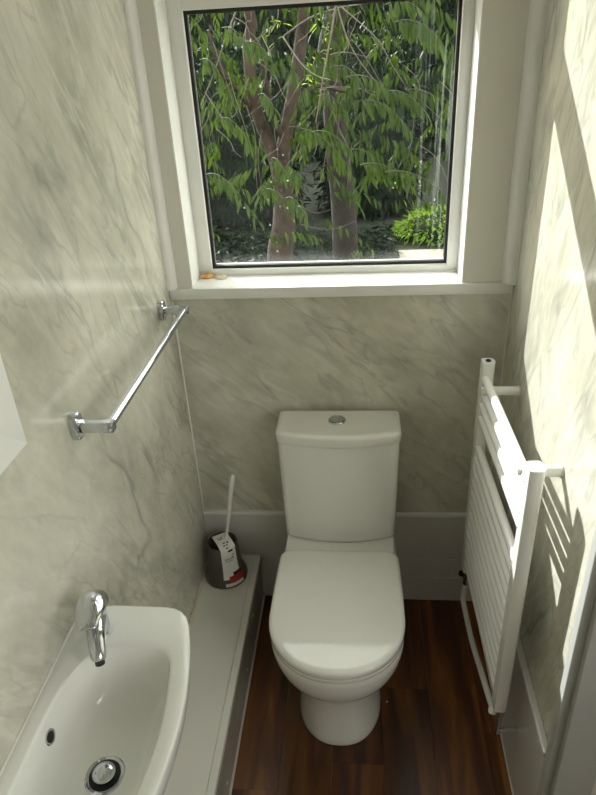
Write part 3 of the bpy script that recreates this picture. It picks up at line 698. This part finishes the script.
TW = [([(239, 3, 0), (225, 40, 0), (215, 70, 0), (201, 105, 0)], 3.6, .007), ([(336, 5, 0), (330, 40, 0), (322, 85, 0), (316, 122, 0)], 3.5, .009), ([(337, 6, 0), (350, 45, 0), (370, 75, .05), (386, 92, .1)], 3.5, .006),
      ([(340, 6, 0), (376, 38, 0), (392, 65, .05), (407, 88, .1)], 3.6, .006), ([(283, 37, .3), (300, 62, .2), (315, 75, .1), (330, 80, 0)], 3.8, .008), ([(284, 36, .3), (308, 19, .2), (335, 9, .1), (362, 4, 0)], 3.7, .009),
      ([(322, 88, 0), (345, 87, 0), (366, 90, .05), (388, 94, .1)], 3.5, .004), ([(328, 92, 0), (335, 118, 0), (350, 150, 0), (370, 171, 0)], 3.6, .004), ([(300, 224, 0), (320, 229, 0), (338, 228, .05), (356, 221, .1)], 3.9, .003),
      ([(228, 72, 0), (236, 100, 0), (246, 130, 0), (254, 160, .05)], 3.7, .004), ([(213, 42, 0), (224, 75, 0), (234, 105, .05), (240, 122, .1)], 3.7, .003), ([(205, 92, 0), (222, 118, 0), (236, 137, .05)], 3.8, .006),
      ([(246, 105, 0), (255, 135, 0), (256, 170, 0), (258, 198, 0)], 3.8, .003), ([(262, 130, 0), (258, 160, 0), (262, 190, 0)], 3.85, .003), ([(352, 40, 0), (366, 58, .05), (381, 84, .1)], 3.55, .004),
      ([(300, 205, 0), (315, 213, .05), (330, 210, .1)], 4.0, .003), ([(330, 55, 0), (345, 52, 0), (370, 58, .1)], 3.9, .005), ([(316, 120, 0), (318, 140, .05), (314, 155, .05)], 3.5, .005), ([(405, 88, 0), (420, 100, .1), (440, 118, .2)], 3.6, .004),
      ([(262, 36, .2), (272, 60, .1), (270, 85, 0)], 3.9, .005), ([(285, 168, 0), (300, 150, 0), (318, 140, 0)], 4.1, .004)]
for pxs, y, r_ in TW: limb(pxs, y, r_*.6, r_*.32, None, 'twig', 'twig')
for k in range(34):
    px, py = random.uniform(195, 450), random.uniform(0, 150); y = random.uniform(3.7, 4.4); dx = random.uniform(-28, 28); q = []
    for j in range(4): q.append((px+dx*j/2.2+random.uniform(-4, 4), py+random.uniform(9, 20)*j, .04*j*random.uniform(-1, 1)))
    limb(q, y, .0022, .001, None, 'twig', 'twig')
# leaf sprays: twig start and end seen through the pane, depth, number of leaves
SP = [((300, 128), (347, 165), 3.3, 20), ((312, 132), (350, 150), 3.4, 14), ((345, 78), (390, 92), 3.4, 14), ((385, 92), (425, 112), 3.3, 18), ((405, 90), (452, 112), 3.4, 18), ((365, 100), (410, 130), 3.5, 14),
      ((360, 165), (405, 180), 3.4, 18), ((385, 172), (440, 190), 3.3, 20), ((350, 150), (385, 168), 3.6, 12), ((395, 22), (440, 40), 3.4, 18), ((385, 5), (425, 15), 3.5, 14), ((420, 38), (455, 62), 3.5, 14),
      ((330, 68), (362, 82), 3.5, 12), ((286, 198), (305, 215), 3.5, 12), ((262, 190), (290, 205), 3.6, 10), ((258, 95), (276, 112), 3.6, 10), ((270, 160), (284, 172), 3.6, 8), ((205, 175), (235, 190), 3.4, 12),
      ((222, 118), (246, 140), 3.6, 10), ((200, 60), (222, 78), 3.6, 10), ((222, 28), (250, 50), 3.6, 12), ((245, 42), (272, 62), 3.7, 12), ((318, 96), (345, 112), 3.6, 10), ((300, 2), (330, 12), 3.7, 8)]
nl = 0
lp, ldr = [], []
for (a0, a1, y, n) in SP:
    p0, p1 = at(*a0, 1, y), at(*a1, 1, y-.12); P, D, twp = spray(p0, p1, n, .035)
    adopt(obj('twig', tb(twp, [.0026-.0014*i/6 for i in range(7)], 6), M['stem'], None, True), t1)
    Rm = frames(np.array([list(d) for d in D]), rng.normal(0, .45, len(D)))
    for p_, r3 in zip(P, Rm):
        sz = random.uniform(.065, .105)
        if nl < 300:
            o = bpy.data.objects.new('leaf', leaf_me); C.objects.link(o)
            mm = Matrix([list(q) for q in r3]).to_4x4()*1.0; mm = Matrix.Translation(p_) @ mm @ Matrix.Scale(sz, 4)
            o.parent = t1; o.matrix_parent_inverse = Matrix.Translation(-t1.location); o.matrix_basis = mm
            nl += 1
        else: lp.append(list(p_)); ldr.append(list(r3[:, 0]))
# the rest of the crown, behind, and unseen canopy above added to shade the garden
def crown(n_sprays, xr, yr, zr, reject=None, nleaf=(9, 16), ln=(.25, .45)):
    P, D = [], []
    while n_sprays > 0:
        p = Vector((random.uniform(*xr), random.uniform(*yr), random.uniform(*zr)))
        if reject and reject(p): continue
        a = random.uniform(0, math.tau); l = random.uniform(*ln); q = p+Vector((math.cos(a)*l, math.sin(a)*l, random.uniform(-.25, .02)))
        n = random.randint(*nleaf); a_, d_, _ = spray(p, q, n, .04); P += [list(v) for v in a_]; D += [list(v) for v in d_]; n_sprays -= 1
    return P, D
def in_sun_path(p, mg=.45):
    # open sky between tree tops and window, where the sun shines in
    k = p.y-1.85; return -.5-.706*k-mg < p.x < .3-.706*k+mg and p.z > 1.15+.7*k-mg
def rej(p):
    if in_sun_path(p): return True
    # the crown is thin low down around the trunk, and open at the right towards the lawn
    if p.x > .08*p.y and p.z < .95: return True
    if p.z < .9 and random.random() < .8: return True
    if p.z < 1.4 and random.random() < .35: return True
    return False
P, D = crown(330, (-2.1, 1.2), (4.0, 5.8), (.4, 2.9), rej); P2, D2 = crown(260, (-1.4, 2.6), (3.6, 6.0), (2.5, 4.6), in_sun_path); P += P2; D += D2; P += lp; D += ldr  # second set: overhead canopy, out of view, added to block sky light
leaves_obj('foliage', P, D, rng.uniform(.065, .11, len(P)), M['leaf'], t1)
# small leaf clusters, sunlit look painted in with lighter green, high between the limbs
P, D = [], []
for px, py in ((305, 62), (318, 58), (300, 78), (315, 80), (310, 70), (322, 30), (276, 32), (308, 86)):
    c_ = at(px, py, 1, 5.2)
    for k in range(9):
        P.append(list(c_+Vector((random.uniform(-.07, .07), random.uniform(-.07, .07), random.uniform(-.07, .07))))); D.append([random.uniform(-1, 1), random.uniform(-1, 1), random.uniform(-.7, .3)])
leaves_obj('sunlit_leaves', P, D, rng.uniform(.05, .085, len(P)), M['leafy'], t1)

# second, darker tree behind
t2y = 6.2
t2 = thing('shade_tree', (at(344, 250, 1, t2y).x, t2y, GZ), 'dark trunked tree in shade behind the forked tree', 'tree')
adopt(obj('trunk', tb(smooth_pts([Vector((at(345, 262, 1, t2y).x, t2y, GZ-.05))]+[at(*q, 1, t2y) for q in ((345, 240), (343, 200), (338, 155), (334, 100), (330, 40))]+[Vector((.25, 6.3, 3.2))], 4), [.13-.045*i/24 for i in range(25)], 12), M['barkd'], None, True), t2)
P, D = crown(420, (-2.2, 1.9), (6.4, 7.2), (.8, 4.2), lambda p: (p.z < 1.3 and p.x > .1*p.y) or in_sun_path(p))
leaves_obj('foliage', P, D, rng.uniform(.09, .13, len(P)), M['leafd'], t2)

# evergreen shrubs and far hedge: a lumpy woody core carrying leaves
def shrub(name, label, cat, c, rx, ry, rz, n, m_, lsz, core=.82):
    o = thing(name, (c[0], c[1], GZ), label, cat)
    if name == 'evergreen_shrub': o['group'] = 'dark evergreen shrubs behind the trees'
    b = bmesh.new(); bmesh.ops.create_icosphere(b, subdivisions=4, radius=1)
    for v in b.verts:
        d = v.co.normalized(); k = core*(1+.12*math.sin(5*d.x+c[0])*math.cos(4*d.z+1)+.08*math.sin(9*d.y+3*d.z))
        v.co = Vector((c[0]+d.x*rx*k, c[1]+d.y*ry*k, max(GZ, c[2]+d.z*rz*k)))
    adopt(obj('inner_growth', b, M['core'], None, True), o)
    d = rng.normal(0, 1, (n, 3)); d /= np.linalg.norm(d, axis=1, keepdims=True); r_ = rng.uniform(.78, 1.08, (n, 1))
    P = np.array(c)+d*r_*np.array([rx, ry, rz]); ok = P[:, 2] > GZ+.03; P, d = P[ok], d[ok]
    leaves_obj('foliage', P, d+rng.normal(0, .6, d.shape)+np.array([0, 0, -.4]), rng.uniform(lsz*.7, lsz*1.2, len(P)), M[m_], o)
    return o
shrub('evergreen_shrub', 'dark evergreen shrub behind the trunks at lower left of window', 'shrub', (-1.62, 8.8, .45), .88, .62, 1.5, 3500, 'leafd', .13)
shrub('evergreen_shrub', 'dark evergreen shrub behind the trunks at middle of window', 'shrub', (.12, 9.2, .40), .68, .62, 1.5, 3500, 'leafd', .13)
shrub('sunny_shrub', 'bright green sunlit low shrub at the lower right of window', 'shrub', (1.0, 7.75, -.26), .60, .4, .30, 2200, 'leafy', .075)
tag(obj('garden_sunpatch', bx(.42, 3.2, 6.35, 7.2, GZ, GZ+.02, bev=.004), M['sunpatch']), 'painted pale path in front of the sunlit shrub outside', None, None, 'structure')  # pale slab stands in for a sunlit patch of ground
n = 5200; P = np.stack([rng.uniform(-2.6, 1.0, n), rng.uniform(5.3, 8.1, n), GZ+rng.uniform(.0, .16, n)**1.2], 1)
P = P[(P[:, 0] < .38) | (P[:, 1] < 6.3)]; nn_ = len(P)
iv = leaves_obj('ground_ivy', P, np.stack([rng.normal(0, .8, nn_), rng.normal(-.5, .6, nn_), rng.normal(.05, .25, nn_)], 1), rng.uniform(.09, .15, nn_), M['leafd'], gr)
iv['label'] = 'low dark ivy covering the ground under the trees'
hedge = thing('garden_hedge', (0, 14, GZ), 'tall dark hedge closing off the far end of the garden', 'hedge')
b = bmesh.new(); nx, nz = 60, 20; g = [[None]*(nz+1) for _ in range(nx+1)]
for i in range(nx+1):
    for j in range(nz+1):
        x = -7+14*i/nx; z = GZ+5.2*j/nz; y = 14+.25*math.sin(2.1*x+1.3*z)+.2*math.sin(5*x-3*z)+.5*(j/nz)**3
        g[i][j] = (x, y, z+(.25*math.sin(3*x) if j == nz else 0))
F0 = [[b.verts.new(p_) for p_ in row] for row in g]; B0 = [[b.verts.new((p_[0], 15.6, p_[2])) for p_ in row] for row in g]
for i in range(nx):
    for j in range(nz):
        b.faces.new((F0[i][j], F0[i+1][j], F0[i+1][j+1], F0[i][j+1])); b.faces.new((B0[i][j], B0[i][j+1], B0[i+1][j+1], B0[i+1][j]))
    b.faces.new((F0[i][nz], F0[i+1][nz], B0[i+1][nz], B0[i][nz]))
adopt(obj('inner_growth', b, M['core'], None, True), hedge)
n = 11000; P = np.stack([rng.uniform(-6, 5, n), rng.uniform(13.55, 14.0, n), rng.uniform(GZ, 5.0, n)], 1)
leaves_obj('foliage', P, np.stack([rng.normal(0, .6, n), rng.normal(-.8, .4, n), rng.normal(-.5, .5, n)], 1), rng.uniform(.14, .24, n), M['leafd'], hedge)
